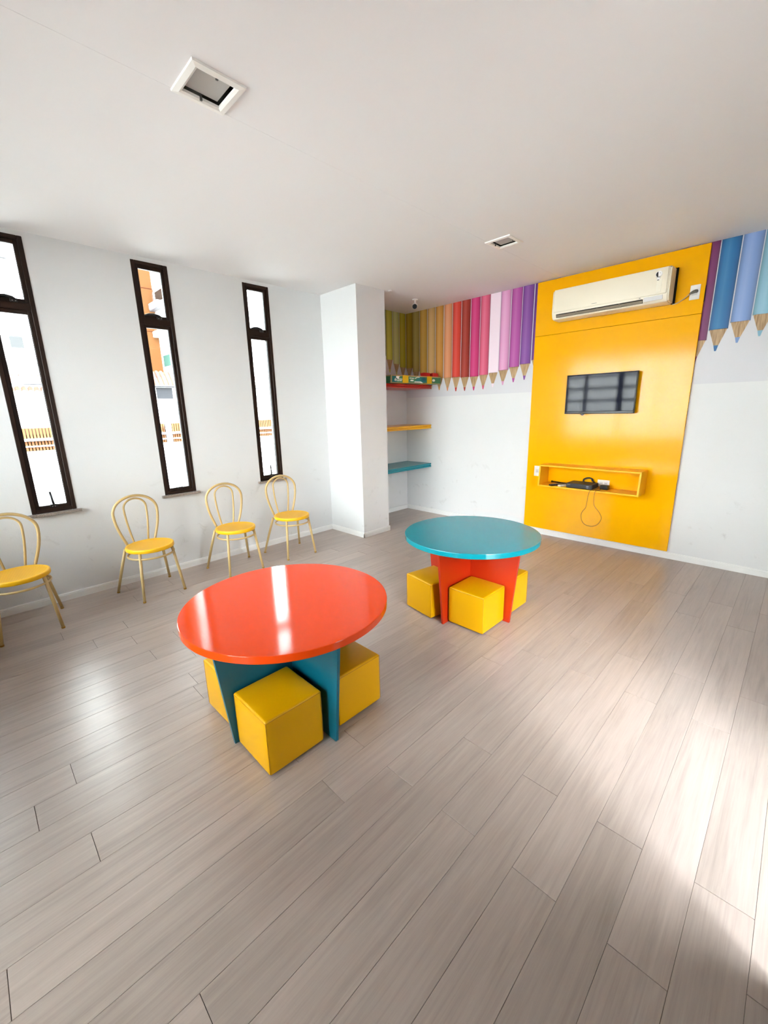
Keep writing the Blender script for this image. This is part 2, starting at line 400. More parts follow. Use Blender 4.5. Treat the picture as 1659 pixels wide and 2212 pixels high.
for i, y in enumerate(WIN):
    w = empty('window_%d' % (i+1), (0, y, WBZ)); tag(w, kind='structure')
    T = Matrix.Translation((0,-y,-WBZ))
    def add(mb, name, m): mb.xform(T); return mb.build(name, m, w)
    y0, y1 = y, y+WW
    f = MB(); rect_ring(f, -.07, .004, y0, y1, WBZ, WT, .030); f.box((-.07,y0+.030,2.318),(.002,y1-.030,2.372),0,.003,1)
    add(f, 'window_frame', M['frame'])
    for nm, z0, z1 in (('upper_sash', 2.370, 2.799), ('lower_sash', .803, 2.320)):
        s_ = MB(); rect_ring(s_, -.055, -.010, y0+.029, y1-.029, z0, z1, .026)
        s_.box((-.034,y0+.050,z0+.022),(-.018,y0+.0575,z1-.022),1); s_.box((-.034,y1-.0575,z0+.022),(-.018,y1-.050,z1-.022),1)
        s_.box((-.034,y0+.050,z0+.022),(-.018,y1-.050,z0+.0285),1); s_.box((-.034,y0+.050,z1-.0285),(-.018,y1-.050,z1-.022),1)
        so = add(s_, nm, [M['frame'], M['frame_dark']])
        p = MB(); rounded_pane(p, -.026, y0+.054, y1-.054, z0+.025, z1-.025); add(p, 'window_pane', M['glass'])
    # upper latch: a low curved lever on the rail
    l = MB(); yc = (y0+y1)/2
    l.tube([(-.004,yc-.095,2.392),(.003,yc-.06,2.402),(.008,yc-.02,2.404),(.010,yc+.02,2.396),(.010,yc+.035,2.388)], [.006,.010,.012,.011,.008], 8)
    l.box((-.010,yc+.004,2.366),(.012,yc+.048,2.394),0,.003,1)
    for dy in (.016, .036): l.lathe([(0,0),(.0028,0),(.0028,.002),(0,.0025)], 8, mi=1); 
    for k, dy in enumerate((.016,.036)): l.tube([(.011,yc+dy,2.376),(.0145,yc+dy,2.376)], .0028, 8, 1)
    add(l, 'window_latch', [M['latch'], M['screw']])
    if i != 1:   # stay lever standing up from the bottom rail
        l = MB(); l.tube([(-.012,yc+.003,.838),(.001,yc,.855),(.004,yc-.008,.945)], [.009,.0085,.0085], 8); l.box((-.012,yc-.022,.818),(.004,yc+.026,.838),0,.002,1)
        for dy in (-.008,.010): l.tube([(.003,yc+dy,.822),(.0065,yc+dy,.822)], .003, 8, 1)
    else:
        l = MB(); l.box((-.012,yc-.022,.822),(.004,yc+.026,.836),0,.002,1); l.tube([(-.004,yc-.06,.832),(.002,yc+.02,.836)], .004, 8)
    add(l, 'window_stay', [M['latch'], M['screw']])
    s_ = MB(); s_.box((-.02,y0-.032,.752),(.034,y1+.030,.774),0,.002,1); add(s_, 'window_sill', M['granite'])

# the wide window behind the camera and a glazed door added beside it for more daylight
w = empty('window_5', (BW[0],YB,BW[2])); tag(w, kind='structure'); T = Matrix.Translation((-BW[0],-YB,-BW[2]))
f = MB()
x0, x1, z0, z1 = BW
f.box((x0,YB-.09,z0),(x0+.05,YB,z1)); f.box((x1-.05,YB-.09,z0),(x1,YB,z1)); f.box((x0,YB-.09,z0),(x1,YB,z0+.05)); f.box((x0,YB-.09,z1-.05),(x1,YB,z1))
for xm, hw in ((.51,.03),(1.245,.055),(1.95,.03)): f.box((xm-hw,YB-.08,z0),(xm+hw,YB-.01,z1))
f.xform(T).build('window_frame', M['frame'], w)
p = MB(); p.box((x0+.04,YB-.05,z0+.04),(x1-.04,YB-.044,z1-.04)); p.xform(T).build('window_pane', M['glass'], w)
w = empty('added_door', (BD[0],YB,0)); tag(w, kind='structure'); T = Matrix.Translation((-BD[0],-YB,0))
f = MB()
x0, x1, z0, z1 = BD
f.box((x0,YB-.09,z0),(x0+.05,YB,z1)); f.box((x1-.05,YB-.09,z0),(x1,YB,z1)); f.box((x0,YB-.09,z1-.05),(x1,YB,z1)); f.box(((x0+x1)/2-.05,YB-.08,0),((x0+x1)/2+.05,YB-.01,z1))
f.xform(T).build('door_frame', M['frame'], w)
p = MB(); p.box((x0+.04,YB-.05,.01),(x1-.04,YB-.044,z1-.04)); p.xform(T).build('door_pane', M['glass'], w)
w = empty('door_1', (XR,DOOR[0],0)); tag(w, kind='structure'); T = Matrix.Translation((-XR,-DOOR[0],0))
f = MB(); y0, y1 = DOOR[:2]
f.box((XR,y0,0),(XR+.08,y0+.05,2.30)); f.box((XR,y1-.05,0),(XR+.08,y1,2.30)); f.box((XR,y0,2.25),(XR+.08,y1,2.30)); f.box((XR+.02,-3.24,0),(XR+.06,-3.20,2.25))
f.xform(T).build('door_frame', M['frame'], w)
p = MB(); p.box((XR+.035,-3.20,.01),(XR+.041,y1-.05,2.25)); p.xform(T).build('door_pane', M['glass'], w)
# the open leaf: its dark bottom corner just enters the picture at the edge
f = MB(); a = Vector((4.468,-3.604)); hgt = Vector((XR-.01,-4.235)); d = (hgt-a).normalized(); n = Vector((d.y,-d.x))*.04
if n.y < 0: n = -n
pts = [a, hgt, hgt+n, a+n]
f.prism([(q.x,q.y) for q in pts], 'z', .008, 2.08); f.xform(T).build('door_leaf', M['door_brown'], w)

# ------------------------------------------------------------------ pencil mural (one printed sheet round the corner)
bm = bmesh.new(); cl = bm.loops.layers.float_color.new('Col')
def put(P, pts, col, mi=0, cols=None):
    f = bm.faces.new([bm.verts.new(P(*p)) for p in pts]); f.material_index = mi
    c = lin(col)
    for q, lp in enumerate(f.loops): lp[cl] = (*(cols[q] if cols else c), 1)
TW = lambda u, z: (u, -.0032, z)         # on the back wall
NW = lambda u, z: (-.0278, u, z)         # on the niche wall
lin3 = lin
def shade(c, k):                          # printed roundness of each pencil
    c = tuple(int(c[i:i+2],16)/255 for i in (0,2,4))
    return tuple(min(1,max(0,(x*k if k <= 1 else x+(1-x)*(k-1)))) for x in c)
def pencil(P, c, wz, tz, col, hw=.0665, lead=None, lo=-9, hi=9, white=False):
    lo_, hi_ = max(c-hw, lo), min(c+hw, hi)
    prof = [(-1,.78),(-.8,.92),(-.55,1.06),(-.15,1.14),(.2,1.04),(.55,.96),(.82,.86),(1,.72)]
    if white: prof = [(a, 1) for a, _ in prof]
    top = H-.001
    for (a, ka), (b_, kb) in zip(prof, prof[1:]):
        ua, ub = c+a*hw, c+b_*hw
        ua, ub = max(ua, lo_), min(ub, hi_)
        if ub-ua < .002: continue
        wa = .006*abs(math.sin(a*5)); wb = .006*abs(math.sin(b_*5))
        ca, cb = lin3(shade(col,ka)), lin3(shade(col,kb)); put(P, [(ua,wz-wa),(ub,wz-wb),(ub,top),(ua,top)], col, cols=[ca,cb,cb,ca])
    # sharpened wood and lead
    lz = wz-(wz-tz)*.74; t = .26*hw; e = .10*hw
    def cl_(u): return min(max(u, lo), hi)
    put(P, [(cl_(c-t),lz),(cl_(c+t),lz),(cl_(c+hw*.94),wz-.001),(cl_(c-hw*.94),wz-.001)], 'a98a62', 1)
    put(P, [(cl_(c-e),tz),(cl_(c+e),tz),(cl_(c+t),lz),(cl_(c-t),lz)], lead or shade(col,.95))
for c, wz, tz, col, lead in [(-.352,2.222,2.043,'c3c24e','b5b548'),(-.2135,2.172,2.019,'c6c880','b9ba6e'),(-.0755,2.132,1.975,'b8a92c','a8981f')]:
    pencil(NW, c, wz, tz, col, .0655, shade(lead,1), hi=-.006)
pencil(NW, -.49, 2.27, 2.09, '9db04a', .0655)
for c, wz, tz, col in [(.034,2.118,1.955,'ab8f24'),(.164,2.062,1.89,'b09a50'),(.302,2.022,1.85,'d8a648'),(.443,1.975,1.80,'d9ad6c'),(.584,1.942,1.782,'cf9040'),
        (.7265,1.939,1.765,'d98f62'),(.8655,1.938,1.752,'cf3a2c'),(1.0055,1.928,1.752,'9c2c20'),(1.146,1.927,1.751,'c93070'),(1.286,1.936,1.759,'d65878'),
        (1.4235,1.952,1.777,'f2dfea'),(1.562,1.972,1.795,'dc98c4'),(1.7025,1.998,1.82,'b04a9c'),(1.8415,2.020,1.839,'7c3f96'),(1.985,2.055,1.87,'6d2a86'),
        (2.13,2.08,1.90,'5c3f9a'),(3.342,2.04,1.86,'7a2a60'),(3.4845,2.072,1.888,'7c2a66'),(3.6245,2.150,1.968,'16659f'),(3.7655,2.193,2.020,'7d9ad0'),(3.9055,2.230,2.055,'86b6cc'),
        (4.046,2.26,2.08,'7fc0c4'),(4.187,2.28,2.10,'6fb79a'),(4.328,2.29,2.11,'7ab56a'),(4.469,2.29,2.11,'a4c25a')]:
    pencil(TW, c, wz, tz, col, .0668, lo=-.026, white=(abs(c-1.4235) < .01))
# the printed blank sheet under the pencils
for P, a, c_, z0 in ((lambda u,z,d: (u,-d,z), -.028, 4.56, 1.694), (lambda u,z,d: (-.031+d,u,z), -1.10, -.0015, 1.79)):
    q = [(a,z0),(c_,z0),(c_,H-.0005),(a,H-.0005)]
    A = [bm.verts.new(P(*p,.0002)) for p in q]; B = [bm.verts.new(P(*p,.0020)) for p in q]
    f = bm.faces.new(B); f.material_index = 2
    for i in range(4):
        f = bm.faces.new((A[i],A[(i+1)%4],B[(i+1)%4],B[i])); f.material_index = 2
bmesh.ops.recalc_face_normals(bm, faces=bm.faces[:])
me = bpy.data.meshes.new('pencil_mural'); bm.to_mesh(me); bm.free()
for m in (M['print'], M['pwood'], M['mural']): me.materials.append(m)
o = bpy.data.objects.new('pencil_mural', me); COL.objects.link(o)
tag(o, 'printed mural of giant rainbow coloured pencils pointing down along the wall top', 'mural')

# ------------------------------------------------------------------ yellow backboard
PX0, PX1, PZ0, PZ1, PS = 1.958, 3.491, .078, 2.850, 2.294
root = empty('backboard', (2.72,-.015,PZ0)); tag(root, 'tall glossy yellow wall board behind the television', 'wall board')
T = Matrix.Translation((-2.72,.015,-PZ0))
b = MB(); b.box((PX0,-.030,PZ0),(PX1,-.004,PS-.0015),0,.0012,1); b.xform(T).build('lower_board', M['panel'], root)
b = MB(); b.box((PX0,-.030,PS+.0015),(PX1,-.004,PZ1),0,.0012,1); b.xform(T).build('upper_board', M['panel'], root)
b = MB(); b.box((PX1-.003,-.024,2.39),(PX1+.002,-.0045,2.52)); b.xform(T).build('side_cutout', M['ac_dark'], root)

# ------------------------------------------------------------------ air conditioner
AX0, AX1 = 2.218, 3.262
root = empty('air_conditioner', (2.74,-.03,2.40)); tag(root, 'long cream split air conditioner mounted high on the yellow board', 'air conditioner')
T = Matrix.Translation((-2.74,.03,-2.40))
def add(mb, name, m, par=None, sharp=None): mb.xform(T); return mb.build(name, m, par or root, sharp=sharp)
b = MB()
prof = [(-.046,2.405),(-.046,2.702),(-.15,2.702),(-.185,2.698),(-.207,2.686),(-.214,2.66),(-.216,2.475),(-.213,2.458),(-.150,2.458),(-.150,2.440),(-.120,2.425),(-.165,2.420),(-.190,2.428),(-.196,2.424),(-.190,2.412),(-.160,2.405)]
oy = .0
LX0, LX1 = AX0+.045, AX1-.20
b.prism(prof, 'x', LX0, LX1)
solid = [(-.046,2.405),(-.046,2.702),(-.15,2.702),(-.185,2.698),(-.207,2.686),(-.214,2.66),(-.216,2.475),(-.213,2.455),(-.205,2.435),(-.190,2.412),(-.160,2.405)]
b.prism(solid, 'x', AX0+.012, LX0); b.prism(solid, 'x', LX1, AX1-.012)
small = [(y*.96-.002, 2.555+(z-2.555)*.95) for y, z in solid]
b.prism(small, 'x', AX0, AX0+.012); b.prism(small, 'x', AX1-.012, AX1)
add(b, 'casing', M['ac'], sharp=40)
b = MB(); b.box((AX0+.020,-.2215,2.477),(AX1-.020,-.2125,2.690),0,.004,3); add(b, 'front_panel', M['ac'], sharp=40)
b = MB(); b.box((LX0+.001,-.151,2.424),(LX1-.001,-.149,2.4575)); b.box((LX0+.001,-.205,2.4560),(LX1-.001,-.150,2.4579)); add(b, 'air_outlet', M['ac_dark'])
b = MB(); b.prism([(-.2075,2.449),(-.2055,2.451),(-.193,2.4315),(-.195,2.4295)], 'x', LX0+.006, LX1-.006)
for k in range(1,4):
    xk = LX0+(LX1-LX0)*k/4; b.box((xk-.003,-.2065,2.432),(xk+.003,-.170,2.4575))
add(b, 'louver', M['ac_grey'])
b = MB(); b.prism([(-.2155,2.468),(-.2185,2.468),(-.2115,2.432),(-.2085,2.432)], 'x', LX1+.006, AX1-.045); add(b, 'display_strip', M['ac_label'])
b = MB(); b.box((3.16,-.2225,2.492),(3.20,-.2216,2.600)); b_ = add(b, 'clear_tape', M['tape'])
b = MB()   # bulb-shaped sticker: half black, half white
cx, cz, r = 3.170, 2.640, .027
b.prism([(cx+r*math.cos(R(a)), cz+r*math.sin(R(a))) for a in range(0,360,15)], 'y', -.2232, -.2214)
b.prism([(cx-.012,cz-.048),(cx+.012,cz-.048),(cx+.014,cz-.02),(cx-.014,cz-.02)], 'y', -.2232, -.2214)
b.prism([(cx-.022*math.cos(R(a)), cz+.022*math.sin(R(a))) for a in range(-82,83,12)], 'y', -.2238, -.2230, 1)
b.box((cx-.008,-.2238,cz-.050),(cx+.006,-.2230,cz-.044),1); b.box((cx+.008,-.2238,cz+.006),(cx+.012,-.2230,cz+.010),1)
add(b, 'energy_sticker', [M['sticker_w'], M['sticker_b']])
b = MB(); lx = 2.615
b.box((lx,-.2222,2.4955),(lx+.049,-.2212,2.4990)); add(b, 'logo', M['logo'])
b = MB(); b.box((3.03,-.2190,2.466),(3.042,-.2150,2.471)); add(b, 'indicator', M['logo'])
b = MB(); b.box((AX0+.03,-.046,2.407),(AX1+.016,-.0302,2.704)); add(b, 'mount_shadow_plate', M['ac_dark'])  # dark plate widened past the casing, standing in for the shadow behind it

# ------------------------------------------------------------------ sockets
def plate(name, x0, x1, z0, z1, y=-.0302, ins=None, d=.008):
    o = empty(name, ((x0+x1)/2, y, (z0+z1)/2))
    c = o.location.copy()
    T = Matrix.Translation(-c)
    b = MB(); b.box((x0,y-d,z0),(x1,y-.0001,z1),0,.0025,2); b.xform(T).build('cover_plate', M['plate'], o)
    for (a, e, q, w_) in ins or []:
        b = MB(); b.box((a,y-d-.0015,q),(e,y-d+.0005,w_),0,.001,1)
        xm, zm = (a+e)/2, (q+w_)/2
        for dx in (-.008, 0, .008): b.box((xm+dx-.0022,y-d-.0018,zm-.0022),(xm+dx+.0022,y-d-.0010,zm+.0022),1)
        b.xform(T).build('socket_insert', [M['plate_in'], M['hole']], o)
    return o
o = plate('power_outlet', 3.384, 3.458, 2.416, 2.536, ins=[(3.402,3.440,2.452,2.500)])
tag(o, 'white power outlet high beside the air conditioner with its grey plug in', 'outlet')
o = plate('power_outlet', 2.053, 2.128, .717, .838, ins=[(2.075,2.107,.755,.80)])
tag(o, 'white wall outlet partly behind the side of the yellow box shelf', 'outlet')
o = plate('power_outlet', 2.778, 2.898, .6685, .742, ins=[(2.800,2.835,.69,.722),(2.845,2.88,.69,.722)])
tag(o, 'white double outlet inside the yellow box shelf behind the black adapter', 'outlet')
root = empty('mains_cable', (3.42,-.04,2.478)); tag(root, 'pale cable with grey plug running from the air conditioner to its outlet', 'cable')
T = Matrix.Translation((-3.42,.04,-2.478))
b = MB(); b.tube([(3.262,-.037,2.402),(3.30,-.042,2.408),(3.345,-.047,2.432),(3.385,-.055,2.462),(3.405,-.060,2.472)], .0045, 8); b.xform(T).build('flex', M['wire'], root)
b = MB(); b.tube([(3.385,-.058,2.463),(3.405,-.062,2.473),(3.428,-.058,2.480),(3.436,-.050,2.480),(3.436,-.0405,2.480)], [.006,.010,.013,.013,.010], 10); b.xform(T).build('plug', M['greyplug'], root)

# ------------------------------------------------------------------ television
root = empty('television', (2.73,-.0305,1.64)); tag(root, 'flat black television mounted in the middle of the yellow board', 'television')
T = Matrix.Translation((-2.73,.0305,-1.64))
def add(mb, name, m, sharp=None): mb.xform(T); return mb.build(name, m, root, sharp=sharp)
TX0, TX1, TZ0, TZ1 = 2.385, 3.069, 1.441, 1.845
b = MB(); b.box((TX0,-.098,TZ0),(TX1,-.070,TZ1),0,.003,2); b.box((TX0+.09,-.072,TZ0+.05),(TX1-.09,-.052,TZ1-.09),0,.006,2)
add(b, 'casing', M['black'], 40)
b = MB(); b.box((TX0+.011,-.0992,TZ0+.024),(TX1-.011,-.0970,TZ1-.011),0,.0008,1); add(b, 'screen', M['screen'])
b = MB(); b.box((TX0+.011,-.0990,TZ0+.006),(TX1-.011,-.0972,TZ0+.021),0,.0008,1); add(b, 'lower_trim', M['black'])
b = MB(); b.tube([(2.556,-.094,1.444),(2.562,-.094,1.432),(2.574,-.094,1.426),(2.587,-.094,1.432),(2.594,-.094,1.444)], .0035, 8); b.box((2.566,-.097,1.430),(2.584,-.090,1.443)); add(b, 'receiver', M['black'])
b = MB(); b.box((2.60,-.056,1.50),(2.85,-.0305,1.76)); add(b, 'wall_mount', M['black_soft'])

# ------------------------------------------------------------------ yellow box shelf and what lies in it
root = empty('box_shelf', (2.726,-.0305,.642)); tag(root, 'open yellow box shelf below the television', 'shelf')
T = Matrix.Translation((-2.726,.0305,-.642))
CX0, CX1, CZ0, CZ1, CY = 2.212, 3.236, .643, .884, -.268
t = .016
def add(mb, name, m): mb.xform(T); return mb.build(name, m, root)
b = MB(); b.box((CX0,CY+.022,CZ1-t),(CX1,-.0305,CZ1),0,.001,1); add(b, 'top_board', M['cubby'])
b = MB(); b.box((CX0,CY,CZ0),(CX1,-.0305,CZ0+t),0,.001,1); add(b, 'bottom_board', M['cubby'])
for xa in (CX0, CX1-t):
    b = MB(); b.prism([(CY,CZ0+t),(-.0305,CZ0+t),(-.0305,CZ1-t),(CY+.022,CZ1-t)], 'x', xa, xa+t); add(b, 'side_board', M['cubby'])
FZ = CZ0+t+.0003
root = empty('set_top_box', (2.67,-.16,FZ)); tag(root, 'black set top box inside the yellow box shelf', 'set top box')
T = Matrix.Translation((-2.67,.16,-FZ))
b = MB(); b.box((2.532,-.262,FZ+.003),(2.800,-.075,FZ+.053),0,.003,2); add(b, 'casing', M['black_soft'])
b = MB(); b.box((2.534,-.2645,FZ+.006),(2.785,-.2605,FZ+.049),0,.001,1); add(b, 'front_panel', M['black'])
for q in (((2.742,FZ+.030),(2.766,FZ+.038)),((2.744,FZ+.016),(2.764,FZ+.021)),((2.545,FZ+.036),(2.575,FZ+.039))):
    b = MB(); b.box((q[0][0],-.2655,q[0][1]),(q[1][0],-.2640,q[1][1])); add(b, 'printed_mark', M['silver'])
for xx in (2.56, 2.775):
    for yy in (-.24, -.10):
        b = MB(); b.box((xx-.008,yy-.008,FZ),(xx+.008,yy+.008,FZ+.004)); add(b, 'foot', M['foot'])
def remote(name, cx, cy, rz, L, W_, Hh, m, label, mb_, z=FZ):
    o = empty(name, (cx,cy,z), rz); tag(o, label, 'remote control')
    b = MB(); b.box((-L/2,-W_/2,0),(L/2,W_/2,Hh),0,Hh*.3,3); b.build('casing', m, o, sharp=40)
    b = MB()
    for i in range(4):
        for j in (-1,0,1): b.box((-L*.32+i*L*.17,j*W_*.27-W_*.09,Hh-.0004),(-L*.32+i*L*.17+L*.09,j*W_*.27+W_*.09,Hh+.0016))
    b.build('button_pad', mb_, o); return o
remote('remote_control', 2.400, -.205, R(62), .17, .045, .018, M['black_soft'], 'black remote control lying beside the ivory remote in the box shelf', M['button'])
remote('remote_control', 2.478, -.195, R(66), .135, .044, .019, M['white_remote'], 'ivory remote control lying beside the set top box', M['button'])
o = empty('antenna', (2.40,-.075,FZ), 0); tag(o, 'thin black stick antenna lying behind the two remotes', 'antenna')
b = MB(); b.tube([(-.115,0.02,.014),(.125,-.045,.016)], [.0095,.008], 10); b.tube([(-.118,0.021,.014),(-.112,.019,.014)], .012, 10); b.build('rod', M['black'], o)
o = empty('power_adapter', (2.885,-.135,FZ), R(-6)); tag(o, 'black power adapter beside the set top box', 'power adapter')
b = MB(); b.box((-.040,-.030,0),(.040,.030,.046),0,.006,3); b.build('casing', M['black'], o, sharp=40)
b = MB(); b.box((-.033,-.0312,.012),(.033,-.0296,.036)); b.build('rating_label', M['black_soft'], o)
b = MB(); pts = []
for i in range(41):
    a = 2*math.pi*i/20; pts.append((2.675+.052*math.cos(a)+.012*i/20, -.052+.010*math.sin(a*.5), FZ+.058+.036*math.sin(a)+.004*math.sin(a*2)))
b.tube(pts, .006, 8); o = b.build('coiled_cable', M['black']); tag(o, 'black cable coiled in loops behind the set top box', 'cable')
b = MB()
pts = [(2.83,-.10,FZ+.006),(2.825,-.17,FZ+.004),(2.815,-.250,FZ+.004),(2.788,-.277,FZ-.006),(2.776,-.282,.60),(2.770,-.284,.53),(2.763,-.285,.47),(2.735,-.285,.425),(2.724,-.285,.385),(2.733,-.285,.335),(2.757,-.285,.296),(2.80,-.285,.278),(2.850,-.285,.280),(2.893,-.285,.305),(2.919,-.285,.345),(2.928,-.285,.385),(2.912,-.285,.425),(2.880,-.285,.465),(2.850,-.285,.50),(2.838,-.285,.54),(2.836,-.284,.60),(2.840,-.278,FZ-.004),(2.850,-.262,FZ+.004),(2.862,-.20,FZ+.004),(2.868,-.170,FZ+.008)]
def smooth(P, n=4):
    P = [Vector(p) for p in P]; out = []
    for i in range(len(P)-1):
        p0, p1, p2, p3 = P[max(i-1,0)], P[i], P[i+1], P[min(i+2,len(P)-1)]
        for k in range(n):
            t_ = k/n; out.append(.5*((2*p1)+(p2-p0)*t_+(2*p0-5*p1+4*p2-p3)*t_**2+(3*p1-p0-3*p2+p3)*t_**3))
    return out+[P[-1]]
b.tube(smooth(pts), .0022, 6); o = b.build('hanging_cable', M['cable']); tag(o, 'thin cable hanging in a loop below the yellow box shelf', 'cable')

# ------------------------------------------------------------------ niche shelves
def shelf(zt, zb, m, label):
    b = MB(); x1 = .447; h = zt-zb
    prof = [(-.0309,zb),(x1-.004,zb),(x1,zb+.004),(x1,zb+h*.30),(x1-.009,zb+h*.40),(x1-.011,zb+h*.52),(x1-.009,zb+h*.60),(x1,zb+h*.70),(x1,zt-.004),(x1-.004,zt),(-.0309,zt)]
    if zt > 1.8: prof[0] = (-.0275, zb); prof[-1] = (-.0275, zt)
    b.prism(prof, 'y', -1.1035, -.0045 if zt > 1.7 else -.0005); o = b.build('wall_shelf', m); tag(o, label, 'shelf', 'shelves in the niche behind the pillar'); return o
shelf(1.857, 1.806, M['red'], 'red wall shelf holding the green game box, topmost of the niche shelves')
shelf(1.309, 1.254, M['yshelf'], 'yellow wall shelf in the niche between the red and teal shelves')
shelf(.752, .697, M['tshelf'], 'teal wall shelf in the niche, lowest of the three')
# long game box on the red shelf
bl, bd, bh = .90, .30, .094
ang = math.atan2(.575-.505, .88)
o = empty('game_box', (.562,-.935,1.8572), math.pi/2-ang); tag(o, 'long green game box with two yellow bands on the red shelf', 'game box')
def add(mb, name, m): return mb.build(name, m, o)
# local frame: x along the box length, +y to the niche side, front face at y=0 (towards the room)
b = MB(); b.box((0,0,0),(bl,bd,bh-.004),0,.002,1); add(b, 'carton', M['box_green'])
b = MB(); b.box((-.003,-.003,bh-.012),(bl+.003,bd+.003,bh),0,.001,1); b.box((-.003,-.003,-.0001),(bl+.003,.006,.006)); b.box((bl,-.003,0),(bl+.006,.02,bh)); b.box((-.006,-.003,0),(0,.02,bh)); add(b, 'lid_edge', M['box_edge'])
for a, e in ((.205,.315),(.70,.80)):
    b = MB(); b.box((a*bl,-.0048,-.0001),(e*bl,bd+.004,bh+.0012)); add(b, 'yellow_band', M['box_yellow'])
b = MB()
def spot(mb, pts, mi=0): mb.prism([(u*bl, v*bh) for u, v in pts], 'y', -.0016, .0004, mi)
spot(b, [(.01,.12),(.09,.08),(.10,.5),(.07,.88),(.015,.85)], 1)
spot(b, [(.045,.30),(.085,.22),(.095,.45),(.06,.62)], 0); spot(b, [(.07,.62),(.13,.55),(.15,.85),(.09,.86)], 0)
for (a, e, z0, z1) in ((.10,.14,.24,.33),(.145,.19,.25,.35),(.105,.20,.44,.54),(.34,.38,.62,.72),(.385,.43,.60,.70),(.36,.42,.28,.46)): spot(b, [(a,z0),(e,z0),(e,z1),(a,z1)], 0)
spot(b, [(.44,.66),(.50,.86),(.545,.86),(.545,.78),(.50,.78),(.46,.62)], 0); spot(b, [(.44,.12),(.545,.12),(.60,-.02+.06),(.63,.04),(.57,.26),(.44,.26)], 0)
spot(b, [(.46,.30),(.56,.30),(.62,.12),(.69,.20),(.68,.6),(.62,.85),(.57,.85),(.48,.60)], 1); spot(b, [(.60,.42),(.655,.40),(.66,.78),(.62,.82)], 2)
spot(b, [(.845+.03*math.cos(R(a)), .48+.17*math.sin(R(a))) for a in range(0,360,30)], 0)
add(b, 'printed_pattern', [M['box_white'], M['box_teal'], M['box_blue']])
for a, e, lab in ((.640,.765,'small red block on the game box beside its second yellow band'),(.830,.945,'small red block at the wall end of the game box top')):
    q = empty('toy_block', (o.location.x, o.location.y, o.location.z+bh+.0013), o.rotation_euler.z); tag(q, lab, 'toy block', 'red blocks on the game box')
    b = MB(); b.box((a*bl,.0,0),(e*bl,.07,.044),0,.003,2); b.box((a*bl+.02,.02,.042),(e*bl-.02,.055,.048),0,.002,1); b.build('block', M['redtoy'], q)
q = empty('storage_box', (.30,-1.03,1.8572), 0); tag(q, 'small olive box beside the pillar on the red shelf', 'box')
b = MB(); b.box((-.10,-.07,0),(.15,.055,.075),0,.002,1); b.build('carton', M['box_lid'], q)
b = MB(); b.box((-.103,-.073,.066),(.153,.058,.082),0,.002,1); b.build('lid', M['box_lid'], q)
b = MB(); b.box((.1500,-.03,.02),(.1512,.02,.045)); b.build('printed_pattern', M['box_white'], q)

# ------------------------------------------------------------------ ceiling fittings
root = empty('security_camera', (.600,-.528,H)); tag(root, 'white bullet security camera with black face hanging from the ceiling', 'security camera')
b = MB(); b.lathe([(0,-.0005),(.034,-.0005),(.034,-.010),(.026,-.016),(0,-.016)], 24); b.build('mount_base', M['cam_white'], root)
b = MB(); b.tube([(0,0,-.014),(0,0,-.04),(.006,-.004,-.058)], [.013,.011,.014], 12); b.build('swivel_arm', M['cam_white'], root)
d = Vector((.58,-.80,-.30)).normalized()
p0 = Vector((.006,-.002,-.075)); p1 = p0+d*.105
b = MB(); b.tube([p0, p0+d*.004, p0+d*.1, p1], [.022,.030,.032,.031], 24); b.build('housing', M['cam_white'], root)
b = MB(); b.tube([p1-d*.004, p1+d*.002, p1+d*.0035], [.0285,.0285,.026], 24); b.build('lens_face', M['cam_black'], root)
o = empty('ceiling_fitting', (.675,-1.05,H)); tag(o, 'tiny white fitting on the ceiling beside the pillar top', 'ceiling fitting')
b = MB(); b.lathe([(0,-.0004),(.026,-.0004),(.026,-.006),(.018,-.012),(0,-.013)], 16); b.build('cap', M['cam_white'], o)
LL = ['square recessed ceiling light above the orange table, unlit', 'square recessed ceiling light further in, near the teal table, unlit']
def make_light():
    root = empty('ceiling_light', (0,0,H))
    b = MB(); fo, fi = .114, .080
    for sx, sy in ((1,0),(-1,0),(0,1),(0,-1)):
        A = [(fo,-fo),(fo,fo),(fi,fi),(fi,-fi)]
        rot = math.atan2(sy, sx); c, s_ = math.cos(rot), math.sin(rot)
        P = lambda u, v, z: (u*c-v*s_, u*s_+v*c, z)
        top = [P(fo,-fo,-.0005),P(fo,fo,-.0005)]
        e1 = [P(fo-.002,-fo+.002,-.008),P(fo-.002,fo-.002,-.008)]
        e2 = [P(fi+.010,-fi-.010,-.011),P(fi+.010,fi+.010,-.011)]
        e3 = [P(fi,-fi,-.006),P(fi,fi,-.006)]
        e4 = [P(fi,-fi,.004),P(fi,fi,.004)]
        seq = [top,e1,e2,e3,e4]
        for a_, b_ in zip(seq, seq[1:]): b.quad([a_[0],a_[1],b_[1],b_[0]])
    b.build('trim_ring', M['light_white'], root)
    b = MB(); h = .0815
    for q in (((-h,-h),(h,-h)),((h,-h),(h,h)),((h,h),(-h,h)),((-h,h),(-h,-h))):
        b.quad([(*q[0],.001),(*q[1],.001),(*q[1],.075),(*q[0],.075)])
    b.quad([(-h,-h,.075),(h,-h,.075),(h,h,.075),(-h,h,.075)])
    b.build('reflector', M['mirror'], root)
    b = MB(); b.box((-.070,-.070,.010),(.070,.070,.014),0,.001,1); b.build('glass_diffuser', M['frosted'], root)
    for sx in (-1, 1):
        b = MB(); b.box((sx*.079-.004,-.005,-.011),(sx*.079+.004,.005,.004),0,.001,1); b.box((sx*.074-.006,-.003,.004),(sx*.074+.006,.003,.0095)); b.build('clip', M['clip'], root)
    return root
L0 = make_light()
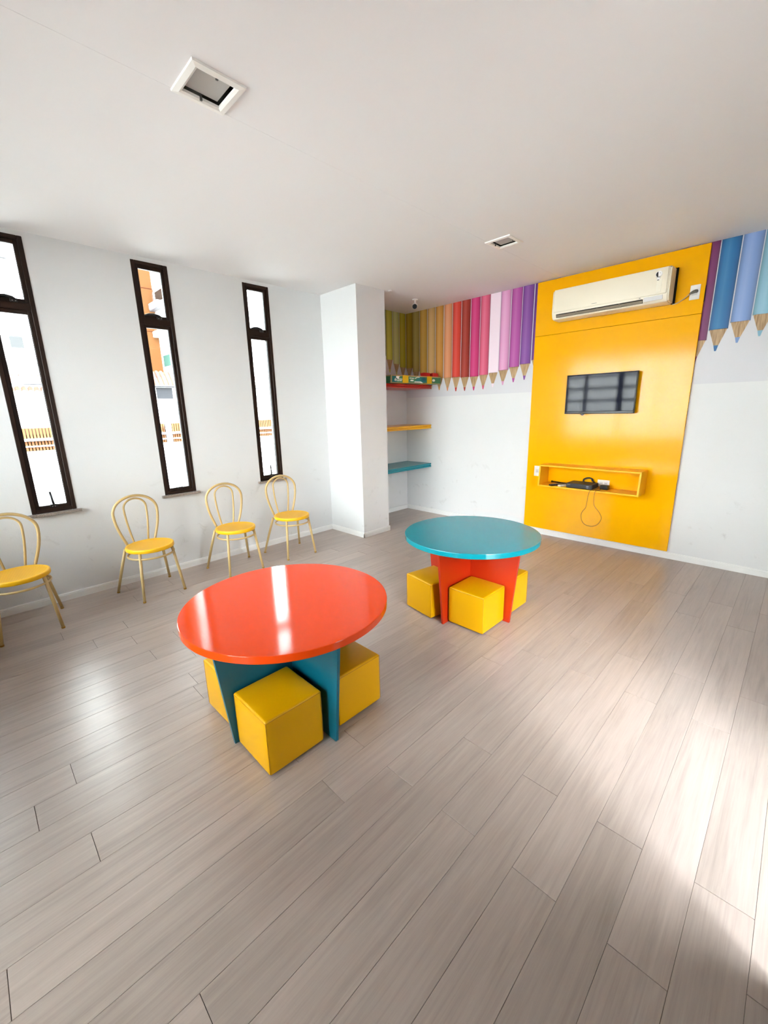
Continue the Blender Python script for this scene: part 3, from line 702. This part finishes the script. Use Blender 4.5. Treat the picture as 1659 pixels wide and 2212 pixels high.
for i, (x, y) in enumerate(LIGHTS):
    o = L0 if i == 0 else copy_tree(L0)
    o.location = (x,y,H); tag(o, LL[i], 'ceiling light', 'recessed ceiling lights')

# ------------------------------------------------------------------ round tables
def table(cx, cy, mt, ml, label, TZ=.622):
    root = empty('round_table', (cx,cy,0)); tag(root, label, 'table', 'round play tables')
    r, t = .498, .036
    b = MB(); b.lathe([(0,TZ),(r-.003,TZ),(r-.0008,TZ-.0008),(r,TZ-.003),(r,TZ-t+.003),(r-.003,TZ-t),(0,TZ-t)], 128, smooth=False); b.build('tabletop', mt, root, sharp=9)
    hb, ht, th = .347, .406, .0085; zt = TZ-t-.0002
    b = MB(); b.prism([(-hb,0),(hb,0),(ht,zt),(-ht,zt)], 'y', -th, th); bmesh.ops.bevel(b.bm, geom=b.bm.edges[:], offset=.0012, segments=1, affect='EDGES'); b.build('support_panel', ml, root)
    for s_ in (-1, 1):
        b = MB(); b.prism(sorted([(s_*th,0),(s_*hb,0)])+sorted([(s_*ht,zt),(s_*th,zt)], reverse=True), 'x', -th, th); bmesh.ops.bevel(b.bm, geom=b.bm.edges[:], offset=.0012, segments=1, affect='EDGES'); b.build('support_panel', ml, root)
    return root
T1 = (2.590,-3.839); T2 = (2.630,-2.262)
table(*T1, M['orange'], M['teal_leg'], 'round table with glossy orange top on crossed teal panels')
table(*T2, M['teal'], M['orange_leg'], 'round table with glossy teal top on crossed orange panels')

# cube stools
def make_stool():
    root = empty('cube_stool', (0,0,0)); s_ = .143; z0, z1 = .012, .284
    b = MB(); bm_ = b.bm
    n = 7; rr = .011
    zc, hz = (z0+z1)/2, (z1-z0)/2
    def bulge(u, v): return .002*max(0,1-u*u)*max(0,1-v*v)
    g1 = sorted({-1+2*i/n for i in range(n+1)} | {sg*(1-rr/s_*q) for q in (0,.3,.65,1) for sg in (-1,1)})
    def rbox(p):
        h_ = Vector((s_, s_, hz)); q = Vector([max(-h_[i]+rr, min(h_[i]-rr, p[i])) for i in range(3)])
        d_ = p-q; v = q+(d_.normalized()*rr if d_.length > 1e-9 else d_)
        for i in range(3):
            j, k = (i+1)%3, (i+2)%3
            if abs(p[i]) > h_[i]-1e-6:
                sc = 3.6 if (i == 2 and p[2] > 0) else (0 if i == 2 else 1)
                v[i] += math.copysign(bulge(p[j]/h_[j], p[k]/h_[k])*sc, p[i])
        return v+Vector((0,0,zc))
    for i in range(3):
        for sg in (-1, 1):
            h_ = (s_, s_, hz); j, k = (i+1)%3, (i+2)%3
            grid = []
            for u in g1:
                row = []
                for v in g1:
                    p = Vector((0,0,0)); p[i] = sg*h_[i]; p[j] = u*h_[j]; p[k] = v*h_[k]
                    row.append(bm_.verts.new(rbox(p)))
                grid.append(row)
            for x_ in range(len(g1)-1):
                for y_ in range(len(g1)-1):
                    q = (grid[x_][y_],grid[x_+1][y_],grid[x_+1][y_+1],grid[x_][y_+1])
                    bm_.faces.new(q if sg > 0 else q[::-1])
    bmesh.ops.remove_doubles(bm_, verts=bm_.verts[:], dist=1e-5)
    for f in bm_.faces: f.smooth = True
    b.build('cushion', M['vinyl'], root)
    b = MB(); e_ = s_-.0005; zz = z1-.0085; w_ = .0009
    b.tube([(-e_,-e_+.004,zz),(-e_+.004,-e_,zz),(e_-.004,-e_,zz),(e_,-e_+.004,zz),(e_,e_-.004,zz),(e_-.004,e_,zz),(-e_+.004,e_,zz),(-e_,e_-.004,zz)], .0016, 6, closed=True)
    for sx in (-1,1):
        for sy in (-1,1): b.tube([(sx*(s_-.0018),sy*(s_-.0018),z0+.01),(sx*(s_-.0018),sy*(s_-.0018),zz)], .0012, 6)
    b.build('stitching', M['seam'], root)
    for sx in (-1,1):
        for sy in (-1,1):
            b = MB(); b.lathe([(0,0),(.013,0),(.015,.004),(.015,.0125),(0,.0125)], 12, (sx*.105,sy*.105)); b.build('foot', M['foot'], root)
    return root
S0 = make_stool()
stools = [(2.7555,-4.030,0,'yellow vinyl cube stool under the orange table, in front of both teal panels'),
          (2.745,-3.640,0,'yellow cube stool under the orange table, the one closest to the teal table'),
          (2.382,-4.014,R(1),'yellow cube stool under the orange table, on the window wall side'),
          (2.794,-2.420,R(0),'whole yellow cube stool in front of the crossed orange panels'),
          (2.415,-2.456,R(-10),'turned yellow cube stool under the teal table, on the window wall side'),
          (2.784,-2.043,R(0),'yellow cube stool mostly hidden behind the orange panels, on the television side')]
for i, (x, y, a, lab) in enumerate(stools):
    o = S0 if i == 0 else copy_tree(S0); o.location = (x,y,0); o.rotation_euler = (0,0,a); tag(o, lab, 'stool', 'yellow cube stools')

# ------------------------------------------------------------------ bistro chairs
def make_chair():
    root = empty('bistro_chair', (0,0,0)); zs, r = .445, .188
    b = MB(); b.lathe([(0,.439),(.10,.4385),(.158,.4415),(.168,.4440)], 56); b.build('seat_weave', M['seat'], root)
    b = MB(); b.lathe([(.167,.4432),(.172,.4455),(.181,.4455),(.186,.4435),(.188,.439),(.188,.420),(.185,.413),(.178,.411),(.0,.411)], 56); b.build('seat', M['seat_rim'], root)
    hx = lambda z: -.178-.055*(z-zs)
    def hoop(wb, ww, zw, zt, rad):
        side = []
        n = 7
        for i in range(n+1):   # straight flared sides, easing into the arc
            t_ = i/n; z = .412+(zw-.412)*t_
            q = (z-zs)/(zw-zs); y = wb+(ww-wb)*(math.sin(min(max(q,-.2),1)*math.pi/2) if q > 0 else q*1.5)
            side.append((y, z))
        arc = [(ww*math.cos(R(a)), zw+(zt-zw)*math.sin(R(a))) for a in range(9, 90, 9)]
        half = side+arc
        P = [(hx(z), -y, z) for y, z in half]+[(hx(zt), 0, zt)]+[(hx(z), y, z) for y, z in half[::-1]]
        mb = MB(); mb.tube(P, rad, 10); return mb
    hoop(.120,.180,.709,.850,.0115).build('back_hoop', M['chair'], root)
    hoop(.060,.091,.745,.826,.0085).build('inner_hoop', M['chair'], root)
    b = MB(); b.tube([(.178*math.cos(2*math.pi*k/40), .178*math.sin(2*math.pi*k/40), .363) for k in range(40)], .0085, 8, closed=True)
    b.build('ring_brace', M['chair'], root)
    for (x0, y0, z0, x1, y1) in ((.112,-.132,.412,.157,-.172),(.112,.132,.412,.157,.172),(-.140,-.150,.412,-.256,-.224),(-.140,.150,.412,-.256,.224)):
        b = MB(); b.tube([(x0,y0,z0),(x0+(x1-x0)*.5,y0+(y1-y0)*.5,z0*.5+.012),(x1,y1,.012)], [.0122,.0122,.0112], 10); lg = b.build('leg', M['chair'], root)
        b = MB(); b.tube([(x1,y1,.013),(x1+.003*(x1-x0),y1+.003*(y1-y0),.0)], .0125, 10); b.build('foot_tip', M['tip'], lg)
    return root
C0 = make_chair()
chairs = [(.428,-4.731,0,'cream chair with yellow seat under the partly cut window, itself cut by the photo edge'),
          (.405,-3.849,.107,'cream chair with yellow seat turned slightly, standing just before the middle window'),
          (.445,-3.085,-.021,'cream chair with yellow seat between the middle window and the pillar-side window'),
          (.455,-2.442,-.032,'cream chair with yellow seat in front of the window next to the pillar')]
for i, (x, y, a, lab) in enumerate(chairs):
    o = C0 if i == 0 else copy_tree(C0); o.location = (x,y,0); o.rotation_euler = (0,0,a); tag(o, lab, 'chair', 'cream bistro chairs along the window wall')

# ------------------------------------------------------------------ outside
b = MB(); b.quad([(-60,-60,-.06),(60,-60,-.06),(60,60,-.06),(-60,60,-.06)]); struct(b.build('ground', M['paving']))
FY0, FY1, FX = -9.0, 5.0, -6.0
root = empty('boundary_fence', (FX,-2,0)); tag(root, 'low white street wall topped with upright orange slats outside the windows', 'fence'); T = Matrix.Translation((-FX,2,0))
def add(mb, name, m): mb.xform(T); return mb.build(name, m, root)
b = MB(); b.box((FX-.15,FY0,-.06),(FX,FY1,.915)); 
for z in (.895,.70,.29,.50): b.box((FX-.01,FY0,z),(FX+.002,FY1,z+.006),1)
for k in range(12): b.box((FX-.01,FY0+.4+k*1.2,.29),(FX+.002,FY0+.406+k*1.2,.70),1)
add(b, 'low_wall', [M['facade'], M['groove']])
b = MB(); y = FY0
while y < FY1: b.box((FX-.10,y,.915),(FX-.07,y+.034,1.345)); y += .05
add(b, 'slat_panel', M['slat'])
b = MB(); b.box((FX-.16,FY0,.915),(FX-.14,FY1,1.345)); add(b, 'backing_panel', M['slat_back'])
for z in (.995, 1.107):
    b = MB(); b.box((FX-.08,FY0,z),(FX-.03,FY1,z+.042 if z > 1.05 else z+.02)); add(b, 'rail', M['facade'])
for k in range(6):
    yc = -1.44+(k-3)*2.06 if k == 3 else -1.44+(k-3)*4.6
    b = MB(); b.box((FX-.14,yc-.055,.915),(FX-.02,yc+.055,1.36)); add(b, 'post', M['facade'])
root = empty('street_house', (-8,-2,0)); tag(root, 'white single storey house with tiled roof across the street', 'house'); T = Matrix.Translation((8,2,0))
b = MB(); b.box((-9.0,-10,-.06),(-8,6,2.25)); b.box((-8.002,-10,1.672),(-7.995,6,1.680),1); add(b, 'wall', [M['facade'], M['groove']])
b = MB(); b.box((-8.01,-.97,1.955),(-7.99,-.57,2.235)); add(b, 'window', M['win_grey'])
b = MB(); b.box((-8.01,-.94,1.84),(-7.99,-.82,1.886)); b.box((-8.01,-.79,1.82),(-7.99,-.77,1.886)); add(b, 'vent', M['grey_ext'])
for k in range(3):
    b = MB()
    ya, yb = ((-4.6,-2.9), (-1.25,-.30), (-4.6,-2.9))[k]
    rows = [(-7.85,2.28),(-7.93,2.40),(-8.02,2.52),(-8.12,2.64)] if k == 1 else [(-7.90,2.09),(-7.92,2.17)] if k == 0 else [(-7.90,2.27),(-7.95,2.35),(-8.0,2.43)]
    n_ = int((yb-ya)/.11)
    for (xa, za), (xb, zb) in zip(rows, rows[1:]):
        for j in range(n_):
            y0 = ya+j*.11; b.prism([(y0,0),(y0+.03,.03),(y0+.075,.03),(y0+.105,0)], 'x', 0, 1) if False else None
            p = [(y0,0),(y0+.03,.035),(y0+.075,.035),(y0+.105,0)]
            for (u0,h0),(u1,h1) in zip(p, p[1:]): b.quad([(xa,u0,za+h0),(xa,u1,za+h1),(xb,u1,zb+h1),(xb,u0,zb+h0)])
    add(b, 'roof', M['tiles'])
b = MB()
b.quad([(-7.9,1.55,2.47),(-7.9,2.40,2.535),(-8.3,2.40,2.60),(-8.3,1.55,2.74)])
add(b, 'roof', M['tiles'])
b = MB(); b.box((-8.05,-10,2.2505),(-7.9,6,2.262)); add(b, 'eave', M['groove'])
b = MB(); b.box((-8,-14.5,-.06),(9,-13,4.6))  # unseen building added to dim and shape the light at the back window
for k in range(9): b.box((-8,-13.0,.35+k*.45),(9,-12.97,.40+k*.45),1)
struct(b.build('added_facade', [M['facade_pale'], M['groove'], M['win_grey']]))
b = MB(); b.box((XR+.15,-5.2,2.42),(XR+1.08,-.8,2.50)); struct(b.build('sun_block_canopy', M['facade']))  # unseen canopy added to keep direct sun out of the side door
root = empty('street_apartment', (-10,-1,0)); tag(root, 'tall white apartment block with an orange tower seen through the middle window', 'building'); T = Matrix.Translation((10,1,0))
b = MB(); b.box((-14,-1.05,2.7),(-10,-.045,12)); b.box((-10.01,-1.06,5.13),(-9.992,-.04,5.15),1); b.box((-10.01,-1.06,3.95),(-9.992,-.04,3.965),1); add(b, 'tower_wall', [M['orange_wall'], M['orange_joint']])
b = MB(); b.box((-14,-.045,2.45),(-8.9,5,12)); b.box((-10,-.05,5.12),(-8.9,-.04,5.128),1); b.box((-10,-.05,3.70),(-8.9,-.04,3.708),1); b.box((-8.905,-.045,4.7),(-8.895,5,4.708),1); b.box((-8.905,-.045,3.35),(-8.895,5,3.358),1); add(b, 'wall', [M['facade'], M['groove']])
b = MB(); b.box((-14,-10,2.2),(-10.2,-1.05,12)); add(b, 'wall', M['facade'])
for x0, x1, z0, z1, m in ((-9.83,-9.0,4.74,5.02,'win_dark'),(-9.88,-9.0,3.93,4.20,'win_dark'),(-9.85,-9.30,2.955,3.27,'win_teal')):
    b = MB(); b.box((x0,-.052,z0),(x1,-.04,z1)); f = add(b, 'window', M[m])
for z0 in (4.55, 3.79):
    for xa in (-9.95,-9.58):
        b = MB(); b.box((xa,-.22,z0),(xa+.32,-.05,z0+.16),0,.01,1); b.tube([(xa-.002,-.13,z0+.08),(xa-.006,-.13,z0+.08)], .05, 12, 1); add(b, 'condenser', [M['facade'], M['grey_ext']])
b = MB(); b.box((-10.0,-.2,4.52),(-9.2,-.05,4.54)); add(b, 'bracket', M['grey_ext'])
b = MB(); b.tube(smooth([(-9.90,-.06,5.10),(-9.95,-.08,5.0),(-9.96,-.08,4.88),(-9.92,-.08,4.72)]), .012, 8); add(b, 'hose', M['hose'])
root = empty('street_building', (-8.5,-4,0)); tag(root, 'plain white building with small grey window seen through the partly cut window', 'building'); T = Matrix.Translation((8.5,4,0))
b = MB(); b.box((-9.9,-8,2.75),(-8.2,-2.4,12))
for z in (3.40,2.80,4.12): b.box((-8.21,-8,z),(-8.197,-2.4,z+.008),1)
add(b, 'wall', [M['facade'], M['groove']])
b = MB(); b.box((-8.21,-3.70,3.03),(-8.19,-3.475,3.27)); add(b, 'window', M['win_dark'])
b = MB(); b.box((-8.21,-3.72,4.02),(-8.19,-3.48,4.10)); add(b, 'vent', M['grey_ext'])
b = MB(); b.prism([(-3.9,5.02),(-3.52,5.02),(-3.46,4.80),(-3.56,4.80),(-3.60,4.93),(-3.9,4.95)], 'x', -8.21, -8.12); add(b, 'awning_bracket', M['win_grey'])

# ------------------------------------------------------------------ light: overcast daylight through the openings
wd = bpy.data.worlds.new('sky'); scene.world = wd; wd.use_nodes = True
nt = wd.node_tree; nt.nodes.clear()
out = nt.nodes.new('ShaderNodeOutputWorld'); bg = nt.nodes.new('ShaderNodeBackground'); tc = nt.nodes.new('ShaderNodeTexCoord'); sx = nt.nodes.new('ShaderNodeSeparateXYZ')
rp = nt.nodes.new('ShaderNodeValToRGB'); rp.color_ramp.elements[0].position = .0; rp.color_ramp.elements[0].color = (.97,.985,1,1); rp.color_ramp.elements[1].position = .6; rp.color_ramp.elements[1].color = (.80,.90,1,1)
nt.links.new(tc.outputs['Generated'], sx.inputs[0]); nt.links.new(sx.outputs['Z'], rp.inputs[0]); nt.links.new(rp.outputs[0], bg.inputs[0]); nt.links.new(bg.outputs[0], out.inputs[0])
# brighter sky patch, added to throw light on the floor by the side door
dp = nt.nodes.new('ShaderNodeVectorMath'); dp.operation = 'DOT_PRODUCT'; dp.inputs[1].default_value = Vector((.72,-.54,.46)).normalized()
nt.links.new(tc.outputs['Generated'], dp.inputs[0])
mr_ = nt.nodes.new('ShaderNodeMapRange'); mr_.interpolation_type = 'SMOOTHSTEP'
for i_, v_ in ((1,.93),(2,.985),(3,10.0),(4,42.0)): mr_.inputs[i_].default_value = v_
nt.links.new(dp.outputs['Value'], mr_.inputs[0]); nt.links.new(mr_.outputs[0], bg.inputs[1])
sun = bpy.data.lights.new('sun', 'SUN'); sun.energy = 110; sun.angle = R(2); sun.color = (1,.99,.97)
so = bpy.data.objects.new('sun', sun); COL.objects.link(so)
so.rotation_euler = Vector((-.30,-.38,-.875)).to_track_quat('-Z','Y').to_euler()
def portal(name, loc, rot, sx_, sy_):
    L = bpy.data.lights.new(name, 'AREA'); L.shape = 'RECTANGLE'; L.size = sx_; L.size_y = sy_; L.cycles.is_portal = True
    o = bpy.data.objects.new(name, L); COL.objects.link(o); o.location = loc; o.rotation_euler = rot
for i, y in enumerate(WIN): portal('daylight_portal', (-.10,y+WW/2,(WT+WBZ)/2), (0,R(-90),0), WT-WBZ, WW)
portal('daylight_portal', ((BW[0]+BW[1])/2,YB-.12,(BW[2]+BW[3])/2), (R(90),0,0), BW[1]-BW[0], BW[3]-BW[2])
portal('daylight_portal', ((BD[0]+BD[1])/2,YB-.12,BD[3]/2), (R(90),0,0), BD[1]-BD[0], BD[3])
portal('daylight_portal', (XR+.12,(DOOR[0]+DOOR[1])/2,1.15), (0,R(90),0), 2.30, DOOR[1]-DOOR[0])

# ------------------------------------------------------------------ camera
F, YAW, PIT, ROLL = 898.35, 0.787701637, -0.240643, -0.02334021
CP = Vector((4.29639765,-4.84126394,1.52991831))
cy, sy, cp, sp = math.cos(YAW), math.sin(YAW), math.cos(PIT), math.sin(PIT)
fwd = Vector((-sy*cp, cy*cp, sp)); right = Vector((cy, sy, 0)); up = right.cross(fwd)
c, s_ = math.cos(ROLL), math.sin(ROLL)
r_, u_ = right*c+up*s_, -right*s_+up*c
cam = bpy.data.cameras.new('camera'); co = bpy.data.objects.new('camera', cam); COL.objects.link(co)
m = Matrix((r_, u_, -fwd)).transposed().to_4x4(); m.translation = CP; co.matrix_world = m
cam.sensor_fit = 'VERTICAL'; cam.sensor_height = 24; cam.sensor_width = 24; cam.lens = F/2212*24; cam.clip_start = .02; cam.clip_end = 300
scene.camera = co

scene.view_settings.view_transform = 'Standard'; scene.view_settings.look = 'None'; scene.view_settings.gamma = 1
scene.view_settings.use_curve_mapping = False; scene.view_settings.exposure = 0.95
cs = scene.cycles
cs.use_denoising = True; cs.max_bounces = 8; cs.diffuse_bounces = 5; cs.use_adaptive_sampling = True; cs.adaptive_threshold = .03; cs.glossy_bounces = 4; cs.transparent_max_bounces = 12; cs.caustics_reflective = False; cs.caustics_refractive = False
cs.sample_clamp_indirect = 12
